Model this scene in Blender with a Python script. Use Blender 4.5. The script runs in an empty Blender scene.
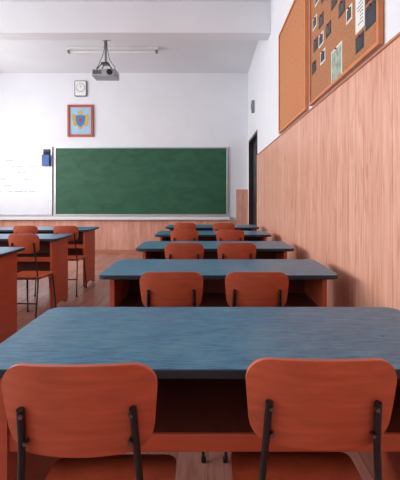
import bpy, bmesh, math, random
from mathutils import Vector
random.seed(4)
S=bpy.context.scene
C=bpy.context.collection
S.view_settings.view_transform='Standard'
CAMZ=1.19
def lin(c):
    r=[]
    for v in c:
        v/=255.0
        r.append(v/12.92 if v<=0.04045 else ((v+0.055)/1.055)**2.4)
    return (r[0],r[1],r[2],1)
def N(nt,t,**k):
    n=nt.nodes.new(t)
    for a,b in k.items(): setattr(n,a,b)
    return n
def base(name,rough=0.5,spec=0.5,metal=0):
    m=bpy.data.materials.new(name); m.use_nodes=True
    nt=m.node_tree; p=nt.nodes['Principled BSDF']
    p.inputs['Roughness'].default_value=rough
    p.inputs['Specular IOR Level'].default_value=spec
    p.inputs['Metallic'].default_value=metal
    return m,nt,p
def mat(name,col,rough=0.5,spec=0.5,metal=0,var=0.06,scale=8,stretch=(1,1,1),bump=0.0):
    m,nt,p=base(name,rough,spec,metal)
    tc=N(nt,'ShaderNodeTexCoord'); mp=N(nt,'ShaderNodeMapping'); mp.inputs['Scale'].default_value=stretch
    nz=N(nt,'ShaderNodeTexNoise'); nz.inputs['Scale'].default_value=scale; nz.inputs['Detail'].default_value=6
    nt.links.new(tc.outputs['Object'],mp.inputs[0]); nt.links.new(mp.outputs[0],nz.inputs['Vector'])
    cr=N(nt,'ShaderNodeValToRGB')
    c=lin(col)
    cr.color_ramp.elements[0].position=0.3; cr.color_ramp.elements[1].position=0.7
    cr.color_ramp.elements[0].color=tuple(x*(1-var) for x in c[:3])+(1,)
    cr.color_ramp.elements[1].color=tuple(min(1,x*(1+var)) for x in c[:3])+(1,)
    nt.links.new(nz.outputs['Fac'],cr.inputs[0]); nt.links.new(cr.outputs[0],p.inputs['Base Color'])
    if bump:
        b=N(nt,'ShaderNodeBump'); b.inputs['Strength'].default_value=bump; b.inputs['Distance'].default_value=0.01
        nt.links.new(nz.outputs['Fac'],b.inputs['Height']); nt.links.new(b.outputs[0],p.inputs['Normal'])
    return m
def planks(name,grain,cross,c1,c2,cm,bw,rh,rough=0.4,mortar=0.0015,grainvar=0.25):
    m,nt,p=base(name,rough)
    tc=N(nt,'ShaderNodeTexCoord'); sx=N(nt,'ShaderNodeSeparateXYZ'); cx=N(nt,'ShaderNodeCombineXYZ')
    L=nt.links.new
    L(tc.outputs['Object'],sx.inputs[0]); L(sx.outputs[grain],cx.inputs[0]); L(sx.outputs[cross],cx.inputs[1])
    br=N(nt,'ShaderNodeTexBrick'); br.offset=0.37
    br.inputs['Color1'].default_value=lin(c1); br.inputs['Color2'].default_value=lin(c2); br.inputs['Mortar'].default_value=lin(cm)
    br.inputs['Scale'].default_value=1; br.inputs['Mortar Size'].default_value=mortar; br.inputs['Mortar Smooth'].default_value=0.3
    br.inputs['Brick Width'].default_value=bw; br.inputs['Row Height'].default_value=rh
    L(cx.outputs[0],br.inputs['Vector'])
    mp=N(nt,'ShaderNodeMapping'); mp.inputs['Scale'].default_value=(3,45,1); L(cx.outputs[0],mp.inputs[0])
    nz=N(nt,'ShaderNodeTexNoise'); nz.inputs['Scale'].default_value=1; nz.inputs['Detail'].default_value=7; nz.inputs['Distortion'].default_value=0.6
    L(mp.outputs[0],nz.inputs['Vector'])
    mr=N(nt,'ShaderNodeMapRange'); mr.inputs['From Min'].default_value=0.3; mr.inputs['From Max'].default_value=0.7
    mr.inputs['To Min'].default_value=1-grainvar; mr.inputs['To Max'].default_value=1.08
    L(nz.outputs['Fac'],mr.inputs['Value'])
    mx=N(nt,'ShaderNodeMix',data_type='RGBA',blend_type='MULTIPLY'); mx.inputs['Factor'].default_value=1
    L(br.outputs['Color'],mx.inputs['A'])
    cc=N(nt,'ShaderNodeCombineColor')
    mr2=N(nt,'ShaderNodeMath',operation='POWER'); mr2.inputs[1].default_value=0.5; L(mr.outputs[0],mr2.inputs[0])
    L(mr2.outputs[0],cc.inputs[0]); L(mr.outputs[0],cc.inputs[1]); L(mr.outputs[0],cc.inputs[2])
    mp2=N(nt,'ShaderNodeMapping'); mp2.inputs['Scale'].default_value=(2.2,13,1); L(cx.outputs[0],mp2.inputs[0])
    wv=N(nt,'ShaderNodeTexNoise'); wv.inputs['Scale'].default_value=1; wv.inputs['Detail'].default_value=3; wv.inputs['Distortion'].default_value=1.6; L(mp2.outputs[0],wv.inputs['Vector'])
    m3=N(nt,'ShaderNodeMapRange'); m3.inputs['From Min'].default_value=0.52; m3.inputs['From Max'].default_value=0.68; m3.inputs['To Max'].default_value=grainvar*1.3
    L(wv.outputs['Fac'],m3.inputs['Value'])
    mx2=N(nt,'ShaderNodeMix',data_type='RGBA',blend_type='MULTIPLY'); L(m3.outputs[0],mx2.inputs['Factor'])
    L(cc.outputs[0],mx.inputs['B']); L(mx.outputs['Result'],mx2.inputs['A']); mx2.inputs['B'].default_value=lin((205,150,125))
    L(mx2.outputs['Result'],p.inputs['Base Color'])
    return m

M_wall=mat('wall_plaster',(230,232,239),0.85,0.2,var=0.02,scale=3)
M_ceil=mat('ceiling_plaster',(227,229,235),0.9,0.2,var=0.02,scale=2)
M_panel=planks('wall_laminate',2,1,(232,180,156),(218,160,134),(158,104,84),4.0,0.105,0.34,mortar=0.0014,grainvar=0.27)
M_wains=planks('wainscot_laminate',2,0,(226,174,154),(208,152,132),(160,105,88),4.0,0.12,0.4)
M_floor=planks('floor_laminate',1,0,(186,138,124),(162,116,104),(96,68,62),1.2,0.14,0.22)
M_trim=mat('wood_trim',(186,120,88),0.45)
M_white=mat('white_paint',(225,225,228),0.4,var=0.02)
M_alu=mat('aluminium',(190,192,196),0.35,metal=0.6,var=0.04)
def chalk():
    m,nt,p=base('chalkboard_green',0.5,0.3); L=nt.links.new
    tc=N(nt,'ShaderNodeTexCoord'); mp=N(nt,'ShaderNodeMapping'); mp.inputs['Scale'].default_value=(1.2,1,2.5); mp.inputs['Rotation'].default_value=(0,.35,0)
    L(tc.outputs['Object'],mp.inputs[0])
    nz=N(nt,'ShaderNodeTexNoise'); nz.inputs['Scale'].default_value=2.2; nz.inputs['Detail'].default_value=8; nz.inputs['Distortion'].default_value=.8; L(mp.outputs[0],nz.inputs['Vector'])
    cr=N(nt,'ShaderNodeValToRGB'); e=cr.color_ramp.elements
    e[0].position=.35; e[0].color=lin((36,83,60)); e[1].position=.75; e[1].color=lin((50,98,74))
    L(nz.outputs['Fac'],cr.inputs[0]); L(cr.outputs[0],p.inputs['Base Color']); return m
M_green=chalk()
M_wb=mat('whiteboard_surface',(224,227,235),0.3,var=0.02)
M_cork=mat('cork',(192,130,92),0.85,0.2,var=0.16,scale=60)
M_cork2=mat('cork_dark',(172,120,88),0.85,0.2,var=0.16,scale=60)
M_frame=mat('board_frame_wood',(205,124,72),0.4,var=0.1,scale=12)
M_red=mat('beech_red_laminate',(178,82,54),0.4,0.5,var=0.10,scale=6,stretch=(1,1,9))
M_redd=mat('desk_inner_board_shaded',(100,48,38),0.5,0.4,var=0.10,scale=6,stretch=(9,1,1))  # darker brown puts the shade under the desk top into the colour
M_chair=mat('chair_plywood',(186,88,60),0.34,0.5,var=0.16,scale=5,stretch=(2,2,14))
M_edge=mat('desk_edge',(30,44,58),0.4,var=0.05)
M_black=mat('black_metal',(26,26,30),0.35,0.5,var=0.05)
M_dark=mat('dark_door',(34,26,26),0.45,var=0.2)
M_steel=mat('steel',(120,120,125),0.3,metal=1,var=0.03)
def bluetop():
    m,nt,p=base('blue_desk_laminate',0.3,0.42); L=nt.links.new
    tc=N(nt,'ShaderNodeTexCoord')
    oi=N(nt,'ShaderNodeObjectInfo')
    ad=N(nt,'ShaderNodeVectorMath',operation='ADD'); L(tc.outputs['Object'],ad.inputs[0]); L(oi.outputs['Location'],ad.inputs[1])
    mp=N(nt,'ShaderNodeMapping'); mp.inputs['Scale'].default_value=(14,150,1); L(ad.outputs[0],mp.inputs[0])
    nz=N(nt,'ShaderNodeTexNoise'); nz.inputs['Scale'].default_value=1; nz.inputs['Detail'].default_value=8; nz.inputs['Roughness'].default_value=0.75; L(mp.outputs[0],nz.inputs['Vector'])
    cr=N(nt,'ShaderNodeValToRGB'); e=cr.color_ramp.elements
    e[0].position=0.38; e[0].color=lin((18,76,108)); e[1].position=0.58; e[1].color=lin((58,128,160))
    L(nz.outputs['Fac'],cr.inputs[0])
    n2=N(nt,'ShaderNodeTexNoise'); n2.inputs['Scale'].default_value=4.5; n2.inputs['Detail'].default_value=12; n2.inputs['Roughness'].default_value=.82; L(ad.outputs[0],n2.inputs['Vector'])
    mr=N(nt,'ShaderNodeMapRange'); mr.inputs['From Min'].default_value=0.48; mr.inputs['From Max'].default_value=0.66; mr.inputs['To Max'].default_value=0.55
    L(n2.outputs['Fac'],mr.inputs['Value'])
    mx=N(nt,'ShaderNodeMix',data_type='RGBA'); L(mr.outputs[0],mx.inputs['Factor']); L(cr.outputs[0],mx.inputs['A']); mx.inputs['B'].default_value=lin((106,146,162))  # scuff wear, brightened to paint in some of the desk-top reflection
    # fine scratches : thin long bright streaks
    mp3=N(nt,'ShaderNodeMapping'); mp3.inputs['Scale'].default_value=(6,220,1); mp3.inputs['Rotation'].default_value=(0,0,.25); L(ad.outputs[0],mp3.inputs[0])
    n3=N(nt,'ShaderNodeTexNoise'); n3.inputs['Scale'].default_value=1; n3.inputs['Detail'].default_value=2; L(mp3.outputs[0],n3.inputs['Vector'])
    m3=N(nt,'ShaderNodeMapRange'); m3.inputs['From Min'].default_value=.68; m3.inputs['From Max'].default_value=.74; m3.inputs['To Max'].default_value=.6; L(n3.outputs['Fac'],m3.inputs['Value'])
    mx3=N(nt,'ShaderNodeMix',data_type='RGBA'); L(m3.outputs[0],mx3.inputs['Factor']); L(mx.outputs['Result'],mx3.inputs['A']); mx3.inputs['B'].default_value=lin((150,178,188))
    L(mx3.outputs['Result'],p.inputs['Base Color'])
    r2=N(nt,'ShaderNodeMapRange'); r2.inputs['To Min'].default_value=0.16; r2.inputs['To Max'].default_value=0.48; L(n2.outputs['Fac'],r2.inputs['Value']); L(r2.outputs[0],p.inputs['Roughness'])
    b=N(nt,'ShaderNodeBump'); b.inputs['Strength'].default_value=0.2; b.inputs['Distance'].default_value=0.002; L(nz.outputs['Fac'],b.inputs['Height']); L(b.outputs[0],p.inputs['Normal'])
    return m
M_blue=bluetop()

class MB:
    def __init__(s): s.v=[];s.f=[];s.m=[];s.sm=[];s.mats=[]
    def mi(s,m):
        if m not in s.mats: s.mats.append(m)
        return s.mats.index(m)
    def add(s,vs,fs,m,smooth=False):
        o=len(s.v); s.v+= [tuple(v) for v in vs]; i=s.mi(m)
        for f in fs: s.f.append([a+o for a in f]); s.m.append(i); s.sm.append(smooth)
    def box(s,x0,x1,y0,y1,z0,z1,m,bev=0.0):
        bm=bmesh.new(); bmesh.ops.create_cube(bm,size=1)
        for v in bm.verts:
            v.co=Vector(((x0+x1)/2+v.co.x*(x1-x0),(y0+y1)/2+v.co.y*(y1-y0),(z0+z1)/2+v.co.z*(z1-z0)))
        if bev: bmesh.ops.bevel(bm,geom=bm.edges[:],offset=bev,segments=2,affect='EDGES',profile=0.5)
        bm.verts.index_update()
        s.add([v.co[:] for v in bm.verts],[[v.index for v in f.verts] for f in bm.faces],m); bm.free()
    def prism(s,pts,a0,a1,axis,m,mside=None,ins=0.0,smooth=False):
        def P(p,a):
            if axis=='z': return (p[0],p[1],a)
            if axis=='y': return (p[0],a,p[1])
            return (a,p[0],p[1])
        n=len(pts)
        levels=[(pts,a0)]
        if ins:
            sg=1 if a1>a0 else -1
            def sh(d):
                o=[]
                for i in range(n):
                    a=Vector(pts[i-1]);b=Vector(pts[i]);c=Vector(pts[(i+1)%n])
                    t=(c-a); t.normalize(); nn=Vector((-t.y,t.x))
                    q=b+nn*d; o.append((q.x,q.y))
                return o
            levels=[(sh(ins),a0),(pts,a0+sg*ins),(pts,a1-sg*ins),(sh(ins),a1)]
        else: levels.append((pts,a1))
        vs=[]
        for ps,a in levels: vs+=[P(p,a) for p in ps]
        fs=[]
        for l in range(len(levels)-1):
            for i in range(n):
                j=(i+1)%n
                fs.append([l*n+i,l*n+j,(l+1)*n+j,(l+1)*n+i])
        s.add(vs,fs,mside or m,smooth)
        s.add([P(p,levels[0][1]) for p in levels[0][0]],[list(range(n))[::-1]],m)
        s.add([P(p,levels[-1][1]) for p in levels[-1][0]],[list(range(n))],m)
    def tube(s,pts,r,m,seg=10,flat=1.0):
        pts=[Vector(p) for p in pts]; rings=[]
        ref=Vector((1,0,0))
        d0=(pts[1]-pts[0]).normalized()
        if abs(d0.dot(ref))>0.9: ref=Vector((0,0,1))
        for i,p in enumerate(pts):
            if i==0: t=pts[1]-pts[0]
            elif i==len(pts)-1: t=pts[-1]-pts[-2]
            else: t=(pts[i+1]-p).normalized()+(p-pts[i-1]).normalized()
            t.normalize(); u=(ref-t*ref.dot(t)).normalized(); w=t.cross(u); ref=u
            rings.append([p+u*math.cos(2*math.pi*k/seg)*r+w*math.sin(2*math.pi*k/seg)*r*flat for k in range(seg)])
        vs=[v[:] for q in rings for v in q]; fs=[]
        for i in range(len(rings)-1):
            for k in range(seg):
                l=(k+1)%seg; fs.append([i*seg+k,i*seg+l,(i+1)*seg+l,(i+1)*seg+k])
        s.add(vs,fs,m,True)
        s.add([v[:] for v in rings[0]],[list(range(seg))[::-1]],m); s.add([v[:] for v in rings[-1]],[list(range(seg))],m)
    def obj(s,name,loc=(0,0,0)):
        me=bpy.data.meshes.new(name); me.from_pydata(s.v,[],s.f)
        for m in s.mats: me.materials.append(m)
        for p,i,q in zip(me.polygons,s.m,s.sm): p.material_index=i; p.use_smooth=q
        bm=bmesh.new(); bm.from_mesh(me); bmesh.ops.recalc_face_normals(bm,faces=bm.faces); bm.to_mesh(me); bm.free()
        o=bpy.data.objects.new(name,me); o.location=loc; C.objects.link(o); return o
def rrect(x0,x1,y0,y1,r,seg=6):
    o=[]
    for cx,cy,a in ((x1-r,y0+r,-90),(x1-r,y1-r,0),(x0+r,y1-r,90),(x0+r,y0+r,180)):
        for i in range(seg+1):
            t=math.radians(a+90*i/seg); o.append((cx+r*math.cos(t),cy+r*math.sin(t)))
    return o
def bez(pts,rad=0.04,n=5):
    P=[Vector(p) for p in pts]; o=[P[0]]
    for i in range(1,len(P)-1):
        a=(P[i-1]-P[i]); b=(P[i+1]-P[i]); d=min(rad,a.length*.45,b.length*.45)
        A=P[i]+a.normalized()*d; B=P[i]+b.normalized()*d
        for k in range(n+1):
            t=k/n; o.append(A*(1-t)**2+P[i]*2*t*(1-t)+B*t*t)
    o.append(P[-1]); return [v[:] for v in o]
def boxo(name,x0,x1,y0,y1,z0,z1,m,bev=0):
    b=MB(); b.box(x0,x1,y0,y1,z0,z1,m,bev); return b.obj(name)

# ---------------- ROOM ----------------
XR=0.85; XL=-5.4; YB=7.87; YR=-3.5; ZC=CAMZ+2.64
boxo('floor',XL-.2,XR+.2,YR-.2,YB+.2,-0.12,0,M_floor)
boxo('ceiling',XL-.2,XR+.2,YR-.2,YB+.2,ZC,ZC+.15,M_ceil)
boxo('wall_back',XL-.2,XR+.2,YB,YB+.2,0,ZC,M_wall)
boxo('wall_rear',XL-.2,XR+.2,YR-.2,YR,0,ZC,M_wall)
DY0,DY1,DZ=6.36,7.74,2.36
b=MB()
b.box(XR,XR+.2,YR,DY0,0,ZC,M_wall); b.box(XR,XR+.2,DY1,YB,0,ZC,M_wall); b.box(XR,XR+.2,DY0,DY1,DZ,ZC,M_wall)
b.obj('wall_right')
b=MB()
b.box(XR+.09,XR+.13,DY0+.05,DY1-.05,0.005,DZ-.05,M_dark)
b.box(XR+.0,XR+.2,DY0,DY0+.05,0,DZ,M_dark); b.box(XR,XR+.2,DY1-.05,DY1,0,DZ,M_dark); b.box(XR,XR+.2,DY0+.05,DY1-.05,DZ-.05,DZ,M_dark)
for z0,z1 in ((.15,.95),(1.1,2.15)):
    for y0,y1 in ((DY0+.15,DY0+.6),(DY0+.75,DY1-.15)):
        b.box(XR+.078,XR+.09,y0,y1,z0,z1,M_dark,0.004)
b.tube([(XR+.09,DY0+.13,1.05),(XR+.03,DY0+.13,1.05),(XR+.03,DY0+.26,1.05)],0.01,M_steel)
b.obj('door_1')
wins=[(-2.9,-1.0),(-.3,1.6),(2.3,4.2),(4.9,6.8)]; WZ0,WZ1=0.95,3.3
b=MB()
ys=[YR]+[y for w in wins for y in w]+[YB]
for i in range(0,len(ys),2): b.box(XL-.2,XL,ys[i],ys[i+1],0,ZC,M_wall)
for w in wins: b.box(XL-.2,XL,w[0],w[1],0,WZ0,M_wall); b.box(XL-.2,XL,w[0],w[1],WZ1,ZC,M_wall)
b.obj('wall_left')
EN=[70,125,178,150]
for i,w in enumerate(wins):
    b=MB(); t=.05; x0,x1=XL-.13,XL-.07
    b.box(x0,x1,w[0],w[0]+t,WZ0,WZ1,M_white); b.box(x0,x1,w[1]-t,w[1],WZ0,WZ1,M_white)
    b.box(x0,x1,w[0]+t,w[1]-t,WZ0,WZ0+t,M_white); b.box(x0,x1,w[0]+t,w[1]-t,WZ1-t,WZ1,M_white)
    c=(w[0]+w[1])/2; b.box(x0,x1,c-.03,c+.03,WZ0+t,WZ1-t,M_white)
    b.box(x0,x1,w[0]+t,c-.03,2.6,2.65,M_white); b.box(x0,x1,c+.03,w[1]-t,2.6,2.65,M_white)
    b.box(XL-.07,XL+.12,w[0],w[1],WZ0-.03,WZ0,M_white)
    b.obj('window_%d'%(i+1))
    l=bpy.data.lights.new('window_daylight','AREA'); l.shape='RECTANGLE'; l.size=w[1]-w[0]-.1; l.size_y=WZ1-WZ0-.1
    l.energy=EN[i]; l.color=(1.0,0.985,0.96)
    o=bpy.data.objects.new('window_daylight',l); o.location=(XL-.18,c,(WZ0+WZ1)/2); o.rotation_euler=(0,math.radians(-90),0); C.objects.link(o)
boxo('ceiling_beam',XL,XR,5.0,5.24,CAMZ+2.22,ZC,M_ceil,0.0)
boxo('ceiling_beam',XL,XR,0.4,0.64,CAMZ+2.22,ZC,M_ceil,0.0)
PT=CAMZ+.704
b=MB(); b.box(XR-.012,XR,YR,DY0,0,PT,M_panel); b.obj('trim_1')
boxo('trim_2',XR-.02,XR,YR,DY0,PT,PT+.012,M_trim,0)
boxo('trim_3',XL,XR-.0,YB-.012,YB,0,.69,M_wains)
boxo('trim_4',.60,XR,YB-.016,YB-.0,.69,CAMZ+.16,M_wains)
boxo('baseboard_back',XL,XR,YB-.025,YB-.012,0,.07,M_trim)
boxo('baseboard_right',XR-.025,XR-.012,YR,DY0,0,.07,M_trim)
boxo('baseboard_left',XL,XL+.015,YR,YB-.03,0,.07,M_trim)
b=MB(); b.box(-4.9,.46,YB-.11,YB,.71,.775,M_white,0.006); b.box(-4.9,.46,YB-.11,YB-.10,.775,.79,M_alu)
b.obj('trim_5')
YW=YB-.004
b=MB(); x0,x1,z0,z1=-3.25,.42,.80,CAMZ+1.06; y=YW-.03; t=.028
b.box(x0+t,x1-t,y,YW,z0+t,z1-t,M_green)
b.box(x0,x0+t,y-.01,YW,z0,z1,M_alu,.003); b.box(x1-t,x1,y-.01,YW,z0,z1,M_alu,.003)
b.box(x0+t,x1-t,y-.01,YW,z0,z0+t,M_alu,.003); b.box(x0+t,x1-t,y-.01,YW,z1-t,z1,M_alu,.003)
b.obj('chalkboard')
M_mk=mat('marker_ink_faint',(160,170,196),0.5)
b=MB(); x0,x1=-5.0,-3.30
b.box(x0+t,x1-t,y,YW,z0+t,z1-t,M_wb)
for k in range(6):
    zz=1.95-k*.13; xs=-4.7
    while xs<-3.75:
        L_=.05+random.random()*.12
        if random.random()<.7: b.box(xs,xs+L_,y-.001,y,zz,zz+.012+.02*random.random(),M_mk)
        xs+=L_+.04
b.box(x0,x0+t,y-.01,YW,z0,z1,M_alu,.003); b.box(x1-t,x1,y-.01,YW,z0,z1,M_alu,.003)
b.box(x0+t,x1-t,y-.01,YW,z0,z0+t,M_alu,.003); b.box(x0+t,x1-t,y-.01,YW,z1-t,z1,M_alu,.003)
b.obj('whiteboard')
M_bl=mat('blue_plastic',(30,80,160),0.4); M_bld=mat('navy_plastic',(20,30,60),0.4)
b=MB(); yy=YB-.045
b.box(-3.49,-3.33,yy-.07,yy,1.84,2.08,M_bl,.01); b.box(-3.48,-3.34,yy-.012,yy,2.08,2.20,M_bld,.004)
for k in range(4): b.tube([(-3.46+.033*k,yy-.035,2.07),(-3.46+.033*k,yy-.035,2.14+.01*(k%2))],.009,M_bld,8)
b.obj('marker_holder')
b=MB(); M_face=mat('clock_face',(240,240,240),0.4,var=0.01); M_grey=mat('grey_plastic',(120,126,132),0.4)
b.prism(rrect(-2.83,-2.57,3.32,3.66,.03),YW,YB-.035,'y',M_grey,ins=.005)
b.prism(rrect(-2.81,-2.59,3.34,3.64,.02),YB-.035,YB-.038,'y',M_face)
cx,cz=-2.70,3.51
circ=[(cx+.095*math.cos(a*math.pi/18),cz+.095*math.sin(a*math.pi/18)) for a in range(36)]
b.prism(circ,YB-.038,YB-.042,'y',M_grey)
circ=[(cx+.087*math.cos(a*math.pi/18),cz+.087*math.sin(a*math.pi/18)) for a in range(36)]
b.prism(circ,YB-.042,YB-.044,'y',M_face)
for a in range(12):
    t=a*math.pi/6; b.box(cx+.075*math.cos(t)-.004,cx+.075*math.cos(t)+.004,YB-.046,YB-.044,cz+.075*math.sin(t)-.004,cz+.075*math.sin(t)+.004,M_black)
b.tube([(cx,YB-.047,cz),(cx+.03,YB-.047,cz+.035)],.004,M_black,6); b.tube([(cx,YB-.047,cz),(cx-.01,YB-.047,cz+.068)],.003,M_black,6)
b.obj('wall_clock')
M_pf=mat('picture_frame_wood',(176,78,50),0.4); M_pb=mat('picture_paper',(160,192,220),0.6,var=.03)
M_gold=mat('gold_print',(196,165,84),0.5); M_r=mat('red_print',(180,40,40),0.5); M_b2=mat('blue_print',(60,120,180),0.5)
x0,x1,z0,z1=-2.98,-2.43,2.467,3.147; t=.05; Y=YW
b=MB(); b.box(x0+t,x1-t,Y-.015,Y,z0+t,z1-t,M_pb)
b.box(x0,x0+t,Y-.035,Y,z0,z1,M_pf,.006); b.box(x1-t,x1,Y-.035,Y,z0,z1,M_pf,.006); b.box(x0+t,x1-t,Y-.035,Y,z0,z0+t,M_pf,.006); b.box(x0+t,x1-t,Y-.035,Y,z1-t,z1,M_pf,.006)
cx=(x0+x1)/2; cz=2.82
half=[(0,-.2),(.05,-.17),(.06,-.10),(.13,-.14),(.17,-.05),(.185,.06),(.16,.15),(.11,.10),(.07,.08),(.05,.13),(.045,.19),(0,.215)]
ol=[(cx+p[0],cz+p[1]) for p in half]+[(cx-p[0],cz+p[1]) for p in half[-2:0:-1]]
b.prism(ol,Y-.015,Y-.018,'y',M_gold)
def shield(w,h,oz): return [(cx,cz+oz-h),(cx+w*.7,cz+oz-h*.6),(cx+w,cz+oz),(cx+w,cz+oz+h*.7),(cx-w,cz+oz+h*.7),(cx-w,cz+oz),(cx-w*.7,cz+oz-h*.6)]
b.prism(shield(.10,.15,0),Y-.018,Y-.020,'y',M_b2); b.prism(shield(.03,.05,.0),Y-.020,Y-.022,'y',M_r)
b.obj('framed_coat_of_arms')
b=MB(); fy=6.55
b.box(-2.5,-.87,fy-.06,fy+.06,ZC-.045,ZC,M_white,.008); b.tube([(-2.44,fy,ZC-.07),(-.93,fy,ZC-.07)],.016,M_face,10)
b.box(-2.48,-2.44,fy-.025,fy+.025,ZC-.095,ZC-.045,M_grey); b.box(-.93,-.89,fy-.025,fy+.025,ZC-.095,ZC-.045,M_grey)
b.obj('fluorescent_ceiling_light')
b=MB(); px,py,pz=-1.70,6.15,CAMZ+2.03
b.box(px-.07,px+.07,py-.07,py+.07,ZC-.02,ZC,M_grey,.004)
b.tube([(px,py,ZC-.02),(px,py,pz+.19)],.018,M_grey)
b.box(px-.06,px+.06,py-.06,py+.06,pz+.17,pz+.19,M_black)
for sx in(-1,1):
    for sy in(-1,1): b.tube([(px+sx*.05,py+sy*.05,pz+.17),(px+sx*.13,py+sy*.09,pz+.055)],.008,M_black,8)
M_pj=mat('projector_shell',(165,168,175),0.4)
b.prism(rrect(px-.2,px+.2,py-.14,py+.14,.03),pz-.055,pz+.055,'z',M_pj,ins=.008)
ln=[(px+.1+.045*math.cos(a*math.pi/12),pz+.045*math.sin(a*math.pi/12)) for a in range(24)]
b.prism(ln,py-.14,py-.165,'y',M_black)
for k in range(6): b.box(px-.17+k*.025,px-.16+k*.025,py-.146,py-.139,pz-.03,pz+.03,M_black)
b.tube(bez([(px+.05,py+.1,pz+.05),(px+.16,py+.06,pz+.13),(px+.06,py+.02,pz+.24),(px+.022,py,pz+.45),(px+.022,py,ZC-.02)],.1),.005,M_black,6)
b.tube(bez([(px-.15,py+.1,pz+.05),(px-.23,py+.06,pz+.04),(px-.12,py+.05,pz+.20),(px-.022,py,pz+.4),(px-.022,py,ZC-.02)],.1),.005,M_black,6)
b.obj('ceiling_projector')
b=MB(); b.prism(rrect(6.74,6.86,2.74,2.96,.02),XR-.002,XR-.05,'x',M_grey,ins=.005); b.box(XR-.056,XR-.05,6.77,6.83,2.80,2.9,M_black); b.obj('wall_speaker')

# ---------------- NOTICE BOARDS ----------------
XN=XR-.004
def noticeboard(y0,y1,z0,z1,cork):
    b=MB(); t=.022
    b.box(XN-.015,XN,y0+t,y1-t,z0+t,z1-t,cork)
    b.box(XN-.028,XN,y0,y0+t,z0,z1,M_frame,.003); b.box(XN-.028,XN,y1-t,y1,z0,z1,M_frame,.003)
    b.box(XN-.028,XN,y0+t,y1-t,z0,z0+t,M_frame,.003); b.box(XN-.028,XN,y0+t,y1-t,z1-t,z1,M_frame,.003)
    return b.obj('notice_board')
BZ0,BZ1=CAMZ+.735,CAMZ+1.877
noticeboard(3.12,4.30,BZ0,BZ1,M_cork); nb=noticeboard(1.78,3.0,BZ0,BZ1,M_cork2)
M_paper=mat('paper',(225,228,225),0.7,var=.02); M_pg=mat('print_green',(150,165,150),0.6,var=.4,scale=25)
M_ph=mat('photo_print',(70,62,60),0.5,var=.7,scale=30); M_ph2=mat('photo_print_dark',(40,42,50),0.5,var=.6,scale=25)
M_ink=mat('ink',(60,60,70),0.6)
def sheet(name,y0,y1,z0,z1,border,inner=None,lines=0,pin=True):
    b=MB(); X=XN-.015
    b.box(X-.002,X,y0,y1,z0,z1,border)
    e=.012
    if inner: b.box(X-.003,X-.002,y0+e,y1-e,z0+e,z1-e,inner)
    for k in range(lines):
        z=z1-.03-k*(z1-z0-.05)/lines; b.box(X-.003,X-.002,y0+.02,y1-.02-.05*random.random(),z-.004,z,M_ink)
    if pin: b.tube([(X-.002,(y0+y1)/2,z1-.01),(X-.012,(y0+y1)/2,z1-.01)],.006,M_r,8)
    o=b.obj(name); o.parent=nb
sheet('pinned_poster',2.29,2.49,1.93,2.16,M_paper,M_pg)
for (y0,z0) in ((2.66,2.44),(2.82,2.50),(2.66,2.30),(2.60,2.60),(2.38,2.44),(2.24,2.32),(2.80,2.32),(2.62,2.16),(2.48,2.56),(2.36,2.58),(2.50,2.30),(2.76,2.66),(2.84,2.16)):
    sheet('pinned_photo',y0,y0+.11,z0,z0+.09,M_ph2 if random.random()<.5 else M_paper,M_ph if random.random()<.5 else M_ph2)
sheet('pinned_notice',1.96,2.08,2.10,2.42,M_paper,None,14)
sheet('pinned_photo',1.82,1.95,2.06,2.18,M_ph2,M_ph2)
sheet('pinned_photo',1.82,1.95,2.20,2.33,M_ph2,M_ph)
sheet('pinned_photo',1.97,2.08,1.99,2.08,M_ph2,M_ph2)
sheet('pinned_notice',2.12,2.22,2.42,2.62,M_paper,None,8)
sheet('pinned_photo',2.13,2.22,2.22,2.31,M_paper,M_ph)

# ---------------- DESK ----------------
DW,DD,DH=1.34,.53,.76
b=MB()
tp=rrect(-DW/2,DW/2,0,DD,.05)
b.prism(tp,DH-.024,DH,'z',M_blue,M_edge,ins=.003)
for s in(-1,1):
    xo=s*(DW/2-.06); xi=s*(DW/2-.085)
    prof=[(.05,0.012),(.13,0.012),(.16,.04),(.37,.04),(.40,.012),(.48,.012),(.48,DH-.024),(.05,DH-.024)]
    b.prism(prof,min(xo,xi),max(xo,xi),'x',M_red)
    for yy in(.09,.44): b.box(min(xo,xi),max(xo,xi),yy-.02,yy+.02,0,.012,M_black)
xi=DW/2-.085
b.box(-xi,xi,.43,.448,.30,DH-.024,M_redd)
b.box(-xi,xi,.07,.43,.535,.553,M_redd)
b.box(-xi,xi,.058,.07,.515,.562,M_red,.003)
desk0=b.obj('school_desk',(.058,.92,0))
def inst(o,loc,rz=0,sc=(1,1,1)):
    n=o.copy(); n.location=loc; n.rotation_euler=(0,0,rz); n.scale=sc; C.objects.link(n); return n
rows=[.92,2.03,3.08,4.20,5.22]
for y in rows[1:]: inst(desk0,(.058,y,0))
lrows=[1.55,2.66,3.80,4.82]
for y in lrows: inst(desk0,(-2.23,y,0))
for y in lrows[1:]: inst(desk0,(-4.27,y,0))

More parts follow.
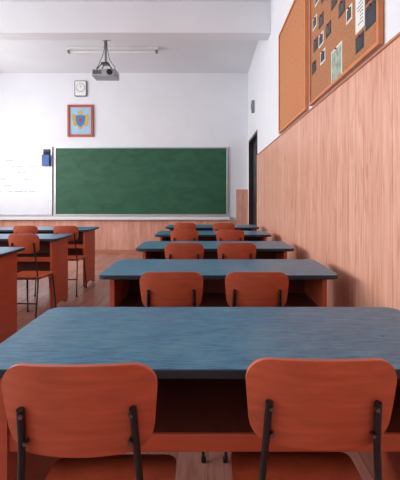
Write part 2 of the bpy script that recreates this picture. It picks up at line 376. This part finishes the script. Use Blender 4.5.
# ---------------- CHAIR ----------------
b=MB()
W,H,R,ZT=.157,.186,.052,.864; th=.011
cols=28; rws=10
def bp(xp,zf,off):
    x=xp*(1-.10*(1-zf/H)); z=ZT-H+zf+.006*(1-(xp/W)**2)*(zf/H)
    y=.030*(xp/W)**2-.16*(zf-H*.3)+.02*((zf/H-.5)**2)
    return (x,y+off,z)
vs=[];idx=[]
for off in(0,th):
    for i in range(cols+1):
        xp=-W*math.cos(math.pi*i/cols)
        d=max(0,abs(xp)-(W-R)); ins=R-math.sqrt(max(0,R*R-d*d))
        for j in range(rws+1):
            zf=ins+(H-2*ins)*j/rws; vs.append(bp(xp,zf,off))
A=lambda s,i,j:s*(cols+1)*(rws+1)+i*(rws+1)+j
fs=[]
for i in range(cols):
    for j in range(rws):
        fs.append([A(0,i,j),A(0,i+1,j),A(0,i+1,j+1),A(0,i,j+1)]); fs.append([A(1,i,j),A(1,i,j+1),A(1,i+1,j+1),A(1,i+1,j)])
b.add(vs,fs,M_chair,True)
rim=[(i,0) for i in range(cols)]+[(cols,j) for j in range(rws)]+[(i,rws) for i in range(cols,0,-1)]+[(0,j) for j in range(rws,0,-1)]
rv=[];rf=[];n=len(rim)
for s in(0,1):
    for i,j in rim: rv.append(vs[A(s,i,j)])
for k in range(n): rf.append([k,(k+1)%n,n+(k+1)%n,n+k])
b.add(rv,rf,M_chair,True)
SZ=.45; sw=.17
def sz(x,y): return SZ-.012*math.sin(min(1,max(0,(y)/.3))*math.pi)*(1-(x/sw)**2)-.02*max(0,(y-.28)/.08)**2
nx,ny=16,14; sv=[];sf=[]
for off in(0,-.011):
    for i in range(nx+1):
        xp=-sw*math.cos(math.pi*i/nx); d=max(0,abs(xp)-(sw-.06)); ins=.06-math.sqrt(max(0,.0036-d*d))
        for j in range(ny+1):
            y=ins+(.36-2*ins)*j/ny; sv.append((xp,y+.02,sz(xp,y)+off))
B=lambda s,i,j:s*(nx+1)*(ny+1)+i*(ny+1)+j
for i in range(nx):
    for j in range(ny):
        sf.append([B(0,i,j),B(0,i+1,j),B(0,i+1,j+1),B(0,i,j+1)]); sf.append([B(1,i,j),B(1,i,j+1),B(1,i+1,j+1),B(1,i+1,j)])
b.add(sv,sf,M_chair,True)
rim=[(i,0) for i in range(nx)]+[(nx,j) for j in range(ny)]+[(i,ny) for i in range(nx,0,-1)]+[(0,j) for j in range(ny,0,-1)]
rv=[];rf=[];n=len(rim)
for s in(0,1):
    for i,j in rim: rv.append(sv[B(s,i,j)])
for k in range(n): rf.append([k,(k+1)%n,n+(k+1)%n,n+k])
b.add(rv,rf,M_chair,True)
for s in(-1,1):
    y1=bp(s*.108,H*.56,0)
    top=(s*.108,y1[1]-.006,ZT-H+H*.56); low=(s*.113,bp(s*.11,0,0)[1]-.008,ZT-H)
    b.tube(bez([top,low,(s*.128,.03,.50),(s*.132,.045,.40),(s*.152,-.05,0.008)],.05),.0075,M_black,10)
    b.tube(bez([(s*.132,.045,.428),(s*.135,.335,.418),(s*.155,.375,.008)],.05),.0078,M_black,10)
    for yy in(.375,-.05): b.tube([(s*.153,yy,0),(s*.153,yy,.02)],.012,M_black,8)
    for zf in(H*.49,H*.18):
        q=bp(s*.11,zf,0); b.tube([(q[0],q[1]-.017,q[2]),(q[0],q[1]-.004,q[2])],.0045,M_steel,8)
b.tube([(-.135,.30,.422),(.135,.30,.422)],.0075,M_black,8)
b.tube([(-.131,.07,.428),(.131,.07,.428)],.0075,M_black,8)
b.tube([(-.142,-.005,.20),(.142,-.005,.20)],.007,M_black,8)
ch0=b.obj('school_chair',(-.253,.712,0))
ch0.rotation_euler=(0,0,math.radians(1))
inst(ch0,(.230,.735,0),math.radians(-1))
ch=[(-.170,1.71,1),(.228,1.71,-1),(-.18,2.78,0),(.22,2.79,2),(-.25,3.90,0),(.235,3.90,-1),(-.31,4.95,0),(.21,4.90,0),
 (-1.735,3.46,-3),(-2.25,3.48,2),(-1.72,4.46,3),(-2.22,4.48,0),(-1.95,2.36,0),(-2.42,2.36,0),(-3.98,3.48,0),(-4.45,3.48,0),(-3.98,4.5,0),(-4.45,4.5,0),(-3.98,2.36,0),(-4.45,2.36,0)]
for x,y,r in ch: inst(ch0,(x,y,0),math.radians(r),(.975,.975,.972))

# ---------------- LIGHT / WORLD ----------------
w=bpy.data.worlds.new('World'); S.world=w; w.use_nodes=True; nt=w.node_tree
sky=N(nt,'ShaderNodeTexSky'); sky.sky_type='NISHITA'; sky.sun_disc=False; sky.sun_elevation=math.radians(40)
bg=nt.nodes['Background']; bg.inputs['Strength'].default_value=0.25
nt.links.new(sky.outputs[0],bg.inputs[0])
# ---------------- CAMERA ----------------
cd=bpy.data.cameras.new('camera'); cam=bpy.data.objects.new('camera',cd); C.objects.link(cam); S.camera=cam
cam.location=(0,0,CAMZ); cam.rotation_euler=(math.radians(90),0,0)
cd.sensor_width=36; cd.lens=370/480*36; cd.shift_y=-43/480; cd.shift_x=-8/480; cd.clip_start=.02
